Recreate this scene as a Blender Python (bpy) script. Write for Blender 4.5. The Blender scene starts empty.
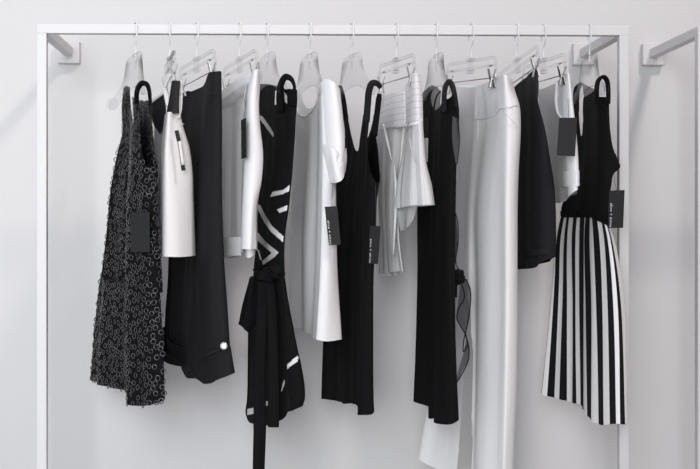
import bpy, bmesh, math, random
from mathutils import Vector, Matrix
R = math.radians
random.seed(7)
SC = bpy.context.scene
COL = SC.collection

# ------------------------------------------------------------------ camera
F = 1220.0                      # focal length in pixels of a 700 wide frame
CAMX, CAMY, CAMZ = 0.0, -2.9, 1.25
YAW = R(1.3)
CX, CY = 302.7, 229.0           # principal point
SY, CYW = math.sin(YAW), math.cos(YAW)
cam_data = bpy.data.cameras.new('camera')
cam = bpy.data.objects.new('camera', cam_data); COL.objects.link(cam)
cam.location = (CAMX, CAMY, CAMZ)
cam.rotation_euler = (R(90), 0, -YAW)
cam_data.sensor_width = 36.0
cam_data.lens = F / 700 * 36.0
cam_data.shift_x = (350 - CX) / 700
cam_data.shift_y = (CY - 234.5) / 700
cam_data.clip_start = 0.05
SC.camera = cam

def at(px, py, y):
    """the world point at depth y that the photograph shows at (px, py)"""
    Y = y - CAMY
    k = (px - CX) / F
    x = Y * (k * CYW + SY) / (CYW - k * SY)
    d = x * SY + Y * CYW
    return Vector((x + CAMX, y, CAMZ + (CY - py) * d / F))

def proj(p):
    x, Y = p[0] - CAMX, p[1] - CAMY
    d = x * SY + Y * CYW
    return CX + F * (x * CYW - Y * SY) / d, CY - F * (p[2] - CAMZ) / d

# ------------------------------------------------------------------ materials
def new_mat(name):
    m = bpy.data.materials.new(name); m.use_nodes = True
    nt = m.node_tree
    return m, nt, nt.nodes['Principled BSDF']

def plain(name, col, rough=0.6, metal=0.0, spec=0.5, sheen=0.0):
    m, nt, b = new_mat(name)
    b.inputs['Base Color'].default_value = (*col, 1)
    b.inputs['Roughness'].default_value = rough
    b.inputs['Metallic'].default_value = metal
    b.inputs['Specular IOR Level'].default_value = spec
    b.inputs['Sheen Weight'].default_value = sheen
    return m

def fabric(name, col, rough=0.9, spec=0.15, weave=0.15, scale=900, sheen=0.0, trans=0.0, soft=0.25):
    """woven cloth: a fine weave bump, faint mottling, broad soft creases"""
    m, nt, b = new_mat(name)
    N, L = nt.nodes, nt.links
    tc = N.new('ShaderNodeTexCoord')
    n1 = N.new('ShaderNodeTexNoise'); n1.inputs['Scale'].default_value = scale
    mp = N.new('ShaderNodeMapping'); mp.inputs['Scale'].default_value = (1, 1, 0.22)
    n2 = N.new('ShaderNodeTexNoise'); n2.inputs['Scale'].default_value = 22; n2.inputs['Detail'].default_value = 3
    L.new(tc.outputs['Object'], n1.inputs['Vector']); L.new(tc.outputs['Object'], mp.inputs['Vector']); L.new(mp.outputs[0], n2.inputs['Vector'])
    b1 = N.new('ShaderNodeBump'); b1.inputs['Strength'].default_value = weave; b1.inputs['Distance'].default_value = 0.0006
    b2 = N.new('ShaderNodeBump'); b2.inputs['Strength'].default_value = soft; b2.inputs['Distance'].default_value = 0.012
    L.new(n1.outputs['Fac'], b1.inputs['Height']); L.new(n2.outputs['Fac'], b2.inputs['Height'])
    L.new(b2.outputs[0], b1.inputs['Normal']); L.new(b1.outputs[0], b.inputs['Normal'])
    mx = N.new('ShaderNodeMix'); mx.data_type = 'RGBA'
    mx.inputs['A'].default_value = (*[c * 0.93 for c in col], 1); mx.inputs['B'].default_value = (*[min(1, c * 1.05) for c in col], 1)
    L.new(n1.outputs['Fac'], mx.inputs['Factor']); L.new(mx.outputs['Result'], b.inputs['Base Color'])
    b.inputs['Roughness'].default_value = rough
    b.inputs['Specular IOR Level'].default_value = spec
    b.inputs['Sheen Weight'].default_value = sheen
    if trans:
        out = N['Material Output']
        t = N.new('ShaderNodeBsdfTranslucent'); t.inputs['Color'].default_value = (*col, 1)
        ms = N.new('ShaderNodeMixShader'); ms.inputs[0].default_value = trans
        L.new(b.outputs[0], ms.inputs[1]); L.new(t.outputs[0], ms.inputs[2]); L.new(ms.outputs[0], out.inputs['Surface'])
    return m

def sheer(name, col, alpha):
    m, nt, b = new_mat(name)
    N, L = nt.nodes, nt.links
    b.inputs['Base Color'].default_value = (*col, 1); b.inputs['Roughness'].default_value = 0.9
    b.inputs['Specular IOR Level'].default_value = 0.1
    t = N.new('ShaderNodeBsdfTransparent'); ms = N.new('ShaderNodeMixShader'); ms.inputs[0].default_value = alpha
    L.new(t.outputs[0], ms.inputs[1]); L.new(b.outputs[0], ms.inputs[2]); L.new(ms.outputs[0], N['Material Output'].inputs['Surface'])
    return m

def clear_plastic(name):
    m, nt, b = new_mat(name)
    N, L = nt.nodes, nt.links
    N.remove(b)
    lw = N.new('ShaderNodeLayerWeight'); lw.inputs['Blend'].default_value = 0.5
    cr = N.new('ShaderNodeValToRGB')
    cr.color_ramp.elements[0].position = 0.84; cr.color_ramp.elements[0].color = (0.955, 0.955, 0.96, 1)
    cr.color_ramp.elements[1].position = 1.0; cr.color_ramp.elements[1].color = (0.16, 0.16, 0.17, 1)
    t = N.new('ShaderNodeBsdfTransparent'); g = N.new('ShaderNodeBsdfGlossy'); g.inputs['Roughness'].default_value = 0.08
    pw = N.new('ShaderNodeMath'); pw.operation = 'POWER'; pw.inputs[1].default_value = 4.0; L.new(lw.outputs['Facing'], pw.inputs[0])
    geo = N.new('ShaderNodeNewGeometry')
    inv = N.new('ShaderNodeMath'); inv.operation = 'SUBTRACT'; inv.inputs[0].default_value = 1.0; L.new(geo.outputs['Backfacing'], inv.inputs[1])
    mu = N.new('ShaderNodeMath'); mu.operation = 'MULTIPLY'; L.new(pw.outputs[0], mu.inputs[0]); L.new(inv.outputs[0], mu.inputs[1])
    fr = N.new('ShaderNodeMath'); fr.operation = 'MULTIPLY_ADD'; fr.inputs[1].default_value = 0.35; fr.inputs[2].default_value = 0.0; L.new(mu.outputs[0], fr.inputs[0])
    ms = N.new('ShaderNodeMixShader')
    L.new(lw.outputs['Facing'], cr.inputs[0]); L.new(cr.outputs[0], t.inputs[0])
    L.new(fr.outputs[0], ms.inputs[0]); L.new(t.outputs[0], ms.inputs[1]); L.new(g.outputs[0], ms.inputs[2])
    L.new(ms.outputs[0], N['Material Output'].inputs['Surface'])
    return m

def stripes(name, black, white, duty=0.5):
    """black and white stripes that run down the cloth (UV x counts stripes)"""
    m, nt, b = new_mat(name)
    N, L = nt.nodes, nt.links
    uv = N.new('ShaderNodeUVMap'); uv.uv_map = 'UVMap'
    sx = N.new('ShaderNodeSeparateXYZ'); L.new(uv.outputs[0], sx.inputs[0])
    a = N.new('ShaderNodeMath'); a.operation = 'ADD'; a.inputs[1].default_value = 100 + duty / 2; L.new(sx.outputs[0], a.inputs[0])
    f = N.new('ShaderNodeMath'); f.operation = 'FRACT'; L.new(a.outputs[0], f.inputs[0])
    g = N.new('ShaderNodeMath'); g.operation = 'GREATER_THAN'; g.inputs[1].default_value = duty; L.new(f.outputs[0], g.inputs[0])
    mx = N.new('ShaderNodeMix'); mx.data_type = 'RGBA'; mx.inputs['A'].default_value = (*black, 1); mx.inputs['B'].default_value = (*white, 1)
    L.new(g.outputs[0], mx.inputs['Factor']); L.new(mx.outputs['Result'], b.inputs['Base Color'])
    b.inputs['Roughness'].default_value = 0.85; b.inputs['Specular IOR Level'].default_value = 0.15
    return m

def pinstripe(name, col, line, axis, per, duty):
    m, nt, b = new_mat(name)
    N, L = nt.nodes, nt.links
    uv = N.new('ShaderNodeUVMap'); uv.uv_map = 'UVMap'
    sx = N.new('ShaderNodeSeparateXYZ'); L.new(uv.outputs[0], sx.inputs[0])
    d = N.new('ShaderNodeMath'); d.operation = 'DIVIDE'; d.inputs[1].default_value = per; L.new(sx.outputs[axis], d.inputs[0])
    a = N.new('ShaderNodeMath'); a.operation = 'ADD'; a.inputs[1].default_value = 100; L.new(d.outputs[0], a.inputs[0])
    f = N.new('ShaderNodeMath'); f.operation = 'FRACT'; L.new(a.outputs[0], f.inputs[0])
    g = N.new('ShaderNodeMath'); g.operation = 'LESS_THAN'; g.inputs[1].default_value = duty; L.new(f.outputs[0], g.inputs[0])
    mx = N.new('ShaderNodeMix'); mx.data_type = 'RGBA'; mx.inputs['A'].default_value = (*col, 1); mx.inputs['B'].default_value = (*line, 1)
    L.new(g.outputs[0], mx.inputs['Factor']); L.new(mx.outputs['Result'], b.inputs['Base Color'])
    b.inputs['Roughness'].default_value = 0.9; b.inputs['Specular IOR Level'].default_value = 0.15
    tr = N.new('ShaderNodeBsdfTranslucent'); tr.inputs['Color'].default_value = (*col, 1)
    ms = N.new('ShaderNodeMixShader'); ms.inputs[0].default_value = 0.3
    L.new(b.outputs[0], ms.inputs[1]); L.new(tr.outputs[0], ms.inputs[2]); L.new(ms.outputs[0], N['Material Output'].inputs['Surface'])
    return m

def wall_paint():
    m, nt, b = new_mat('wall_paint')
    N, L = nt.nodes, nt.links
    tc = N.new('ShaderNodeTexCoord')
    n = N.new('ShaderNodeTexNoise'); n.inputs['Scale'].default_value = 160; n.inputs['Detail'].default_value = 4
    L.new(tc.outputs['Object'], n.inputs['Vector'])
    bp = N.new('ShaderNodeBump'); bp.inputs['Strength'].default_value = 0.12; bp.inputs['Distance'].default_value = 0.002
    L.new(n.outputs['Fac'], bp.inputs['Height']); L.new(bp.outputs[0], b.inputs['Normal'])
    b.inputs['Base Color'].default_value = (0.600, 0.599, 0.600, 1); b.inputs['Roughness'].default_value = 0.75
    b.inputs['Specular IOR Level'].default_value = 0.25
    return m

M = {}
M['wall'] = wall_paint()
M['floor'] = plain('pale_concrete', (0.55, 0.545, 0.54), 0.6)
M['rack'] = plain('white_powder_coat', (0.60, 0.596, 0.60), 0.5, spec=0.3)
M['hook'] = plain('white_wire', (0.70, 0.70, 0.71), 0.35)
M['clear'] = clear_plastic('clear_acrylic')
M['steel'] = plain('brushed_steel', (0.42, 0.41, 0.40), 0.32, metal=1.0)
M['black'] = fabric('black_jersey', (0.0045, 0.0045, 0.005), 0.9, 0.12)
M['black_twill'] = fabric('black_twill', (0.010, 0.010, 0.0115), 0.85, 0.18)
M['black_mesh'] = fabric('black_mesh', (0.004, 0.004, 0.0045), 0.9, 0.12, weave=0.4, scale=500)
M['black_band'] = fabric('black_grosgrain', (0.022, 0.022, 0.023), 0.9, 0.1)
M['white'] = fabric('white_crepe', (0.86, 0.86, 0.865), 0.9, 0.1, trans=0.2)
M['cream'] = fabric('off_white_twill', (0.78, 0.765, 0.755), 0.9, 0.1, trans=0.15)
M['linen'] = fabric('white_linen', (0.80, 0.80, 0.81), 0.9, 0.1, trans=0.15)
M['satin'] = fabric('white_satin', (0.78, 0.78, 0.79), 0.36, 0.6, soft=0.4, trans=0.15)
M['pin_h'] = pinstripe('white_cross_pinstripe', (0.85, 0.85, 0.86), (0.50, 0.50, 0.52), 1, 0.0145, 0.09)
M['pin_v'] = pinstripe('white_long_pinstripe', (0.82, 0.82, 0.82), (0.58, 0.58, 0.60), 0, 0.011, 0.12)
M['stripe'] = stripes('black_white_stripe', (0.008, 0.008, 0.009), (0.76, 0.75, 0.745), 0.53)
M['print_white'] = plain('white_print', (0.62, 0.61, 0.60), 0.9, spec=0.1)
M['chiffon'] = sheer('black_chiffon', (0.02, 0.02, 0.022), 0.66)
M['chiffon_dense'] = sheer('black_chiffon_doubled', (0.018, 0.018, 0.02), 0.86)
M['organza'] = sheer('grey_organza', (0.07, 0.07, 0.075), 0.80)
M['sequin'] = plain('black_sequin_plastic', (0.032, 0.032, 0.036), 0.22, metal=0.25, spec=0.9)
M['tag'] = plain('charcoal_card', (0.014, 0.0145, 0.016), 0.75, spec=0.3)
M['tag_dark'] = plain('black_card', (0.010, 0.010, 0.011), 0.7, spec=0.3)
M['ink'] = plain('silver_ink', (0.75, 0.75, 0.76), 0.5)
M['label'] = plain('white_paper', (0.75, 0.75, 0.74), 0.8)
M['pewter'] = plain('pewter', (0.34, 0.33, 0.32), 0.35, metal=0.8)
M['string'] = plain('thread', (0.03, 0.03, 0.03), 0.8)
M['thread_white'] = plain('white_thread', (0.7, 0.7, 0.7), 0.8)

# ------------------------------------------------------------------ object helpers
def link(name, me, mat, root=None, origin=None):
    """one mesh object; world-space vertices are moved to the origin of its thing"""
    o = bpy.data.objects.new(name, me); COL.objects.link(o)
    mats = mat if isinstance(mat, (list, tuple)) else [mat]
    for m in mats: me.materials.append(m)
    if root is not None:
        W = Vector((0, 0, 0)); p = root
        while p is not None:
            W += p.location; p = p.parent
        me.transform(Matrix.Translation(-W)); o.parent = root
    elif origin is not None:
        me.transform(Matrix.Translation(-Vector(origin))); o.location = origin
    return o

def thing(name, loc, label, cat, group=None):
    o = bpy.data.objects.new(name, None); COL.objects.link(o)
    o.location = loc; o.empty_display_size = 0.05
    o['label'] = label; o['category'] = cat
    if group: o['group'] = group
    return o

def mesh_from(verts, faces, smooth=True, name='mesh'):
    me = bpy.data.meshes.new(name); me.from_pydata([tuple(v) for v in verts], [], faces); me.update()
    if smooth: me.polygons.foreach_set('use_smooth', [True] * len(me.polygons))
    return me

def bm_mesh(bm, smooth=False, name='mesh'):
    bmesh.ops.recalc_face_normals(bm, faces=bm.faces)
    me = bpy.data.meshes.new(name); bm.to_mesh(me); bm.free()
    if smooth: me.polygons.foreach_set('use_smooth', [True] * len(me.polygons))
    return me

def add_box(bm, c, sx, sy, sz, rot=None, bev=0.0):
    """a box of full sizes sx, sy, sz about c, optionally rotated (3x3)"""
    t = bmesh.new()
    bmesh.ops.create_cube(t, size=1.0)
    bmesh.ops.scale(t, vec=(sx, sy, sz), verts=t.verts)
    if bev: bmesh.ops.bevel(t, geom=t.edges[:], offset=bev, segments=2, affect='EDGES', profile=0.5)
    mt = Matrix.Translation(Vector(c)) @ (rot.to_4x4() if rot else Matrix.Identity(4))
    t.transform(mt)
    me = bpy.data.meshes.new('tmp'); t.to_mesh(me); t.free(); bm.from_mesh(me); bpy.data.meshes.remove(me)

def add_tube(bm, pts, r, n=8, cap=True):
    pts = [Vector(p) for p in pts]
    rs = r if isinstance(r, (list, tuple)) else [r] * len(pts)
    rings = []; up = None
    for i, p in enumerate(pts):
        d = (pts[min(i + 1, len(pts) - 1)] - pts[max(i - 1, 0)]).normalized()
        if up is None:
            up = d.orthogonal().normalized()
        up = (up - d * up.dot(d)).normalized(); s = d.cross(up)
        rings.append([bm.verts.new(p + rs[i] * (math.cos(2 * math.pi * k / n) * up + math.sin(2 * math.pi * k / n) * s)) for k in range(n)])
    for a, b in zip(rings, rings[1:]):
        for k in range(n): bm.faces.new((a[k], a[(k + 1) % n], b[(k + 1) % n], b[k]))
    if cap: bm.faces.new(rings[0][::-1]); bm.faces.new(rings[-1])

def cr(p0, p1, p2, p3, t):
    """centripetal Catmull-Rom point between p1 and p2"""
    def k(a, b): return max((b - a).length, 1e-6) ** 0.5
    t0 = 0.0; t1 = t0 + k(p0, p1); t2 = t1 + k(p1, p2); t3 = t2 + k(p2, p3)
    t = t1 + (t2 - t1) * t
    a1 = p0 * ((t1 - t) / (t1 - t0)) + p1 * ((t - t0) / (t1 - t0))
    a2 = p1 * ((t2 - t) / (t2 - t1)) + p2 * ((t - t1) / (t2 - t1))
    a3 = p2 * ((t3 - t) / (t3 - t2)) + p3 * ((t - t2) / (t3 - t2))
    b1 = a1 * ((t2 - t) / (t2 - t0)) + a2 * ((t - t0) / (t2 - t0))
    b2 = a2 * ((t3 - t) / (t3 - t1)) + a3 * ((t - t1) / (t3 - t1))
    return b1 * ((t2 - t) / (t2 - t1)) + b2 * ((t - t1) / (t2 - t1))

def smooth_path(pts, per=6):
    pts = [Vector(p) for p in pts]
    if len(pts) < 3: return pts
    ext = [pts[0] * 2 - pts[1]] + pts + [pts[-1] * 2 - pts[-2]]
    out = []
    for i in range(len(pts) - 1):
        for j in range(per): out.append(cr(ext[i], ext[i + 1], ext[i + 2], ext[i + 3], j / per))
    out.append(pts[-1]); return out

def px_path(pts, per=6):
    """a smooth 3-D path through (px, py, depth) points"""
    return smooth_path([at(*p) for p in pts], per)

def inside(poly, x, y):
    c = False; j = len(poly) - 1
    for i in range(len(poly)):
        xi, yi = poly[i]; xj, yj = poly[j]
        if (yi > y) != (yj > y) and x < (xj - xi) * (y - yi) / (yj - yi) + xi: c = not c
        j = i
    return c

def interp(pts, y):
    """x of a guide line at height y, eased between its points"""
    if y <= pts[0][1]: return pts[0][0]
    for i in range(len(pts) - 1):
        (x0, y0), (x1, y1) = pts[i][:2], pts[i + 1][:2]
        if y <= y1:
            h = y1 - y0
            def sl(a, b): return (b[0] - a[0]) / max(b[1] - a[1], 1e-6)
            m = (x1 - x0) / h
            ma = m if i == 0 else 0.5 * (m + sl(pts[i - 1], pts[i]))
            mb = m if i + 2 >= len(pts) else 0.5 * (m + sl(pts[i + 1], pts[i + 2]))
            t = (y - y0) / h
            return (2*t**3 - 3*t*t + 1) * x0 + (t**3 - 2*t*t + t) * h * ma + (-2*t**3 + 3*t*t) * x1 + (t**3 - t*t) * h * mb
    return pts[-1][0]

def loft(guides, back=None, bk=0.018, step=0.006, rowpx=1.8, folds=(), cut_front=(), cut_back=(), us=None,
         prints=(), closed=True, out=0.0, seed=0):
    """a cloth tube hung along guide lines: each guide is (depth, [(px, py), ...]) from its top to its hem; front guides run
    from the far end of the hanger to the near end, back guides (or a made-up back panel) close the loop"""
    nF = len(guides)
    gl = list(guides) + list(back or [])
    H = max(g[1][-1][1] - g[1][0][1] for g in gl)
    nr = max(3, int(H / rowpx))
    def gpt(g, r):
        p = g[1]; y = p[0][1] + (p[-1][1] - p[0][1]) * r
        d = g[0]
        if isinstance(d, (tuple, list)): d = d[0] + (d[1] - d[0]) * r
        return at(interp(p, y), y, d)
    rows = []
    for i in range(nr + 1):
        r = i / nr
        pts = [gpt(g, r) for g in gl]
        if closed and back is None:
            Lp, Rp = pts[0], pts[nF - 1]
            ch = Lp - Rp
            mean = sum(pts, Vector()) / nF
            off = Vector((ch.y, -ch.x, 0))
            if off.length < 1e-6: off = Vector((1, 0, 0))
            off.normalize()
            if off.dot(mean - (Lp + Rp) / 2) > 0 and abs(off.dot(mean - (Lp + Rp) / 2)) > 0.001: off = -off
            elif off.x < 0: off = -off
            for t in (0.22, 0.5, 0.78):
                q = Rp + ch * t + off * bk * (1 - 0.3 * abs(t - 0.5))
                lim = proj(Rp)[0] - 0.6 - 1.2 * t
                px_ = proj(q)[0]
                if px_ > lim: q.x -= (px_ - lim) * (q.y - CAMY) / F
                pts.append(q)
        rows.append(pts)
    n = len(rows[0]); mid = rows[nr // 2]
    nseg = n if closed else n - 1
    cnt = [max(2, int((mid[(k + 1) % n] - mid[k]).length / step)) for k in range(nseg)]
    lines = []; seg_of = []; uu = []
    acc = 0.0
    for k in range(nseg):
        ln = (mid[(k + 1) % n] - mid[k]).length
        for j in range(cnt[k]):
            seg_of.append(k)
            if us is not None:
                a = us[k] if k < len(us) else us[-1] + (k - len(us) + 1) * 2.0
                b = us[k + 1] if k + 1 < len(us) else us[-1] + (k - len(us) + 2) * 2.0
                uu.append(a + (b - a) * j / cnt[k])
            else: uu.append(acc + ln * j / cnt[k])
        acc += ln
    if not closed:
        seg_of.append(nseg - 1); uu.append(us[-1] if us is not None else acc)
    rnd = random.Random(seed)
    ph = [rnd.uniform(0, 6.28) for _ in range(40)]
    verts = []
    for i, pts in enumerate(rows):
        r = i / nr
        line = []
        for k in range(nseg):
            if closed: p0, p1, p2, p3 = pts[(k - 1) % n], pts[k], pts[(k + 1) % n], pts[(k + 2) % n]
            else:
                p1, p2 = pts[k], pts[k + 1]
                p0 = pts[k - 1] if k > 0 else p1 * 2 - p2
                p3 = pts[k + 2] if k + 2 < n else p2 * 2 - p1
            for j in range(cnt[k]): line.append(cr(p0, p1, p2, p3, j / cnt[k]))
        if not closed: line.append(pts[-1].copy())
        m = len(line); res = []
        for q in range(m):
            p = line[q]
            t = line[(q + 1) % m] - line[q - 1] if closed else line[min(q + 1, m - 1)] - line[max(q - 1, 0)]
            nrm = Vector((t.y, -t.x, 0))
            if nrm.length > 1e-9: nrm.normalize()
            s = q / m; dsp = out
            for fi, (freq, a0, a1, drift) in enumerate(folds):
                dsp += (a0 + (a1 - a0) * r) * math.sin(6.2832 * freq * s + ph[fi] + drift * r + 0.6 * math.sin(3 * r + ph[fi + 9]))
            res.append(p + nrm * dsp)
        verts += res
    m = len(uu); faces = []; fmat = []; fuv = []
    mq = m if closed else m - 1
    for i in range(nr):
        for q in range(mq):
            a = i * m + q; b = i * m + (q + 1) % m
            f = (a, b, b + m, a + m)
            c = (verts[f[0]] + verts[f[1]] + verts[f[2]] + verts[f[3]]) / 4
            front = seg_of[q] < nF - 1
            if cut_front or cut_back or prints: x, y = proj(c)
            if any(inside(pl, x, y) for pl in (cut_front if front else cut_back)): continue
            mi = 0
            if front:
                for pl in prints:
                    if inside(pl, x, y): mi = 1; break
            faces.append(f); fmat.append(mi)
            u0 = uu[q]; u1 = uu[q + 1] if q + 1 < m else uu[q] + (uu[q] - uu[q - 1])
            fuv.append(((u0, verts[a].z), (u1, verts[b].z), (u1, verts[b + m].z), (u0, verts[a + m].z)))
    if cut_front or cut_back:                                     # even out the stepped edge a cut leaves
        ec = {}
        for f in faces:
            for e in range(4):
                k = (f[e], f[(e + 1) % 4]); k = k if k[0] < k[1] else (k[1], k[0])
                ec[k] = ec.get(k, 0) + 1
        nb = {}
        for (a, b), c in ec.items():
            if c == 1: nb.setdefault(a, []).append(b); nb.setdefault(b, []).append(a)
        last = nr * m
        for _ in range(5):
            new = {}
            for v, ns in nb.items():
                if len(ns) == 2 and m <= v < last: new[v] = verts[v] * 0.5 + (verts[ns[0]] + verts[ns[1]]) * 0.25
            for v, p in new.items(): verts[v] = p
    used = sorted({v for f in faces for v in f}); mp = {v: i for i, v in enumerate(used)}
    return [verts[v] for v in used], [tuple(mp[v] for v in f) for f in faces], fmat, fuv

def cloth(name, root, mat, lofts):
    """one mesh part out of one or more lofts"""
    V, Fc, FM, UV = [], [], [], []
    for l in lofts:
        v, f, fm, uv = l; b = len(V)
        V += v; Fc += [tuple(b + i for i in q) for q in f]; FM += fm; UV += uv
    me = mesh_from(V, Fc)
    me.polygons.foreach_set('material_index', FM)
    ul = me.uv_layers.new(name='UVMap')
    ul.data.foreach_set('uv', [c for q in UV for p in q for c in p])
    return link(name, me, mat, root)

def ribbon(name, root, mat, pts, b=0.010, n=12, per=6):
    """a soft flat band along (px, py, depth, width in px) points; b is half its size along the depth"""
    P = [at(*p[:3]) for p in pts]; path = smooth_path(P, per)
    W = []
    for i in range(len(pts) - 1):
        for j in range(per): W.append(pts[i][3] + (pts[i + 1][3] - pts[i][3]) * j / per)
    W.append(pts[-1][3])
    if len(pts) < 3: path = [P[0].lerp(P[1], i / per) for i in range(per + 1)]
    bm = bmesh.new(); rings = []
    for i, p in enumerate(path):
        d = path[min(i + 1, len(path) - 1)] - path[max(i - 1, 0)]; d = Vector((d.x, 0, d.z))
        if d.length < 1e-9: d = Vector((0, 0, 1))
        d.normalize(); s = Vector((d.z, 0, -d.x)); w = W[i] * 0.5 * (p.y - CAMY) / F
        ring = []
        for k in range(n):
            a = 2 * math.pi * k / n; ca, sa = math.cos(a), math.sin(a)
            ring.append(bm.verts.new(p + s * w * math.copysign(abs(ca) ** 0.7, ca) + Vector((0, b, 0)) * math.copysign(abs(sa) ** 0.7, sa)))
        rings.append(ring)
    for a, c in zip(rings, rings[1:]):
        for k in range(n): bm.faces.new((a[k], a[(k + 1) % n], c[(k + 1) % n], c[k]))
    bm.faces.new(rings[0][::-1]); bm.faces.new(rings[-1])
    return link(name, bm_mesh(bm, True), mat, root)

def wire(name, root, mat, pts, r=0.0006, per=5):
    bm = bmesh.new(); add_tube(bm, px_path(pts, per), r, 6)
    return link(name, bm_mesh(bm, True), mat, root)

def text_points(body):
    cu = bpy.data.curves.new('lettering', 'FONT'); cu.body = body; cu.space_character = 1.25; cu.resolution_u = 3
    o = bpy.data.objects.new('lettering', cu); COL.objects.link(o)
    dg = bpy.context.evaluated_depsgraph_get()
    me = bpy.data.meshes.new_from_object(o.evaluated_get(dg))
    bpy.data.objects.remove(o); bpy.data.curves.remove(cu)
    return me

def tag_card(root, quad, mat, hole=True, text=None, tx=(0.12, 0.32), ty=(0.36, 0.97), string=None, name='price_tag'):
    """a hanging card through four (px, py, depth) corners: top left, top right, bottom right, bottom left"""
    q = [at(*c) for c in quad]
    nrm = (q[1] - q[0]).cross(q[3] - q[0]).normalized()
    if nrm.y > 0: nrm = -nrm
    th = 0.0010
    def P(u, v, off=0.0):
        return (q[0] * (1 - u) + q[1] * u) * (1 - v) + (q[3] * (1 - u) + q[2] * u) * v + nrm * off
    bm = bmesh.new()
    fr = [bm.verts.new(P(u, v, th / 2)) for u, v in ((0, 0), (1, 0), (1, 1), (0, 1))]
    bk = [bm.verts.new(P(u, v, -th / 2)) for u, v in ((0, 0), (1, 0), (1, 1), (0, 1))]
    bm.faces.new(fr); bm.faces.new(bk[::-1])
    for k in range(4): bm.faces.new((fr[k], bk[k], bk[(k + 1) % 4], fr[(k + 1) % 4]))
    o = link(name, bm_mesh(bm), mat, root)
    if hole:
        bm = bmesh.new(); c = P(0.55, 0.09, th / 2); ex = (q[1] - q[0]).normalized(); ey = (q[3] - q[0]).normalized()
        pts = [c + 0.0022 * (math.cos(a) * ex + math.sin(a) * ey) + nrm * 0.0003 for a in [i * math.pi / 6 for i in range(13)]]
        add_tube(bm, pts, 0.0007, 5, False); link('eyelet', bm_mesh(bm, True), M['string'], o)
    if string:
        bm = bmesh.new(); add_tube(bm, smooth_path([P(0.55, 0.09, 0.0012)] + [at(*s) for s in string]), 0.0005, 5)
        link('string', bm_mesh(bm, True), M['string'], o)
    if text:
        me = text_points(text)
        xs = [v.co.x for v in me.vertices]; ys = [v.co.y for v in me.vertices]
        x0, x1, y0, y1 = min(xs), max(xs), min(ys), max(ys)
        for v in me.vertices:                                      # reads from the top of the card downwards
            a = (v.co.x - x0) / (x1 - x0); b = (v.co.y - y0) / (y1 - y0)
            v.co = P(tx[0] + (tx[1] - tx[0]) * b, ty[0] + (ty[1] - ty[0]) * a, th / 2 + 0.0006)
        link('lettering', me, M['ink'], o)
    return o

# ------------------------------------------------------------------ the setting
WALL_Y = 0.385
def slab(name, x0, x1, y0, y1, z0, z1, mat):
    bm = bmesh.new(); add_box(bm, ((x0 + x1) / 2, (y0 + y1) / 2, (z0 + z1) / 2), x1 - x0, y1 - y0, z1 - z0)
    o = link(name, bm_mesh(bm), mat); o['kind'] = 'structure'; return o
slab('wall_back', -4.5, 4.5, WALL_Y, WALL_Y + 0.12, 0, 4.6, M['wall'])
slab('floor', -4.5, 4.5, -5.0, WALL_Y + 0.12, -0.1, 0, M['floor'])

# ------------------------------------------------------------------ racks
T = 0.0226; H2 = T / 2
def rack_at(x0, x1, zr, label, x1_arm=True):
    root = thing('wall_mounted_clothes_rack', ((x0 + x1) / 2, 0, 0), label, 'clothes rack', 'white wall racks')
    bm = bmesh.new(); add_box(bm, ((x0 + x1) / 2, 0, zr), x1 - x0 + T, T, T, bev=0.0012); link('rail', bm_mesh(bm), M['rack'], root)
    for x in (x0, x1):
        bm = bmesh.new(); add_box(bm, (x, 0, (zr - H2) / 2), T, T, zr - H2, bev=0.0012); link('post', bm_mesh(bm), M['rack'], root)
        bm = bmesh.new(); add_box(bm, (x, (H2 + WALL_Y - 0.022) / 2, zr), T, WALL_Y - 0.022 - H2, T, bev=0.0010)
        link('wall_arm', bm_mesh(bm), M['rack'], root)
        bm = bmesh.new(); add_box(bm, (x, WALL_Y - 0.0115, zr - 0.002), 0.058, 0.023, 0.058, bev=0.002)
        link('wall_bracket', bm_mesh(bm), M['rack'], root)
    return root
PL = at(41.6, 28.7, -H2); PR = at(624.2, 30.2, -H2)
ZR = (PL.z + PR.z) / 2
rack_at(PL.x, PR.x, ZR, 'white square-tube wall rack carrying the row of black and white clothes')
P3 = at(702.5, 31, -H2)
rack_at(P3.x, P3.x + 1.39, ZR, 'second white square-tube rack cut off at the right edge of the picture')

# ------------------------------------------------------------------ hangers
def local_frame(px, yaw, tilt=0.0):
    p = at(px, 29.5, -H2 - 0.004); x = p.x
    # axis from the far end to the near end of the hanger, and its normal
    a = Vector((math.sin(yaw) * math.cos(tilt), -math.cos(yaw) * math.cos(tilt), math.sin(tilt)))
    n = Vector((math.cos(yaw), math.sin(yaw), 0))
    up = a.cross(n); up = -up if up.z < 0 else up
    return Vector((x, 0, ZR)), a, n, up

def make_hook(root, o, yaw, zhead):
    a = Vector((math.sin(yaw), -math.cos(yaw), 0))
    pr = [(0, zhead), (0, -0.046), (0.003, -0.038), (0.0115, -0.027), (0.0165, -0.014), (0.0172, 0.0), (0.0165, 0.009), (0.0125, 0.0146),
          (0.005, 0.0160), (-0.005, 0.0160), (-0.0125, 0.0146), (-0.0165, 0.009), (-0.0172, 0.0), (-0.0165, -0.012), (-0.0145, -0.020)]
    bm = bmesh.new(); add_tube(bm, smooth_path([o + a * h + Vector((0, 0, z)) for h, z in pr], 5), 0.0017, 8)
    return link('hook', bm_mesh(bm, True), M['hook'], root)

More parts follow.
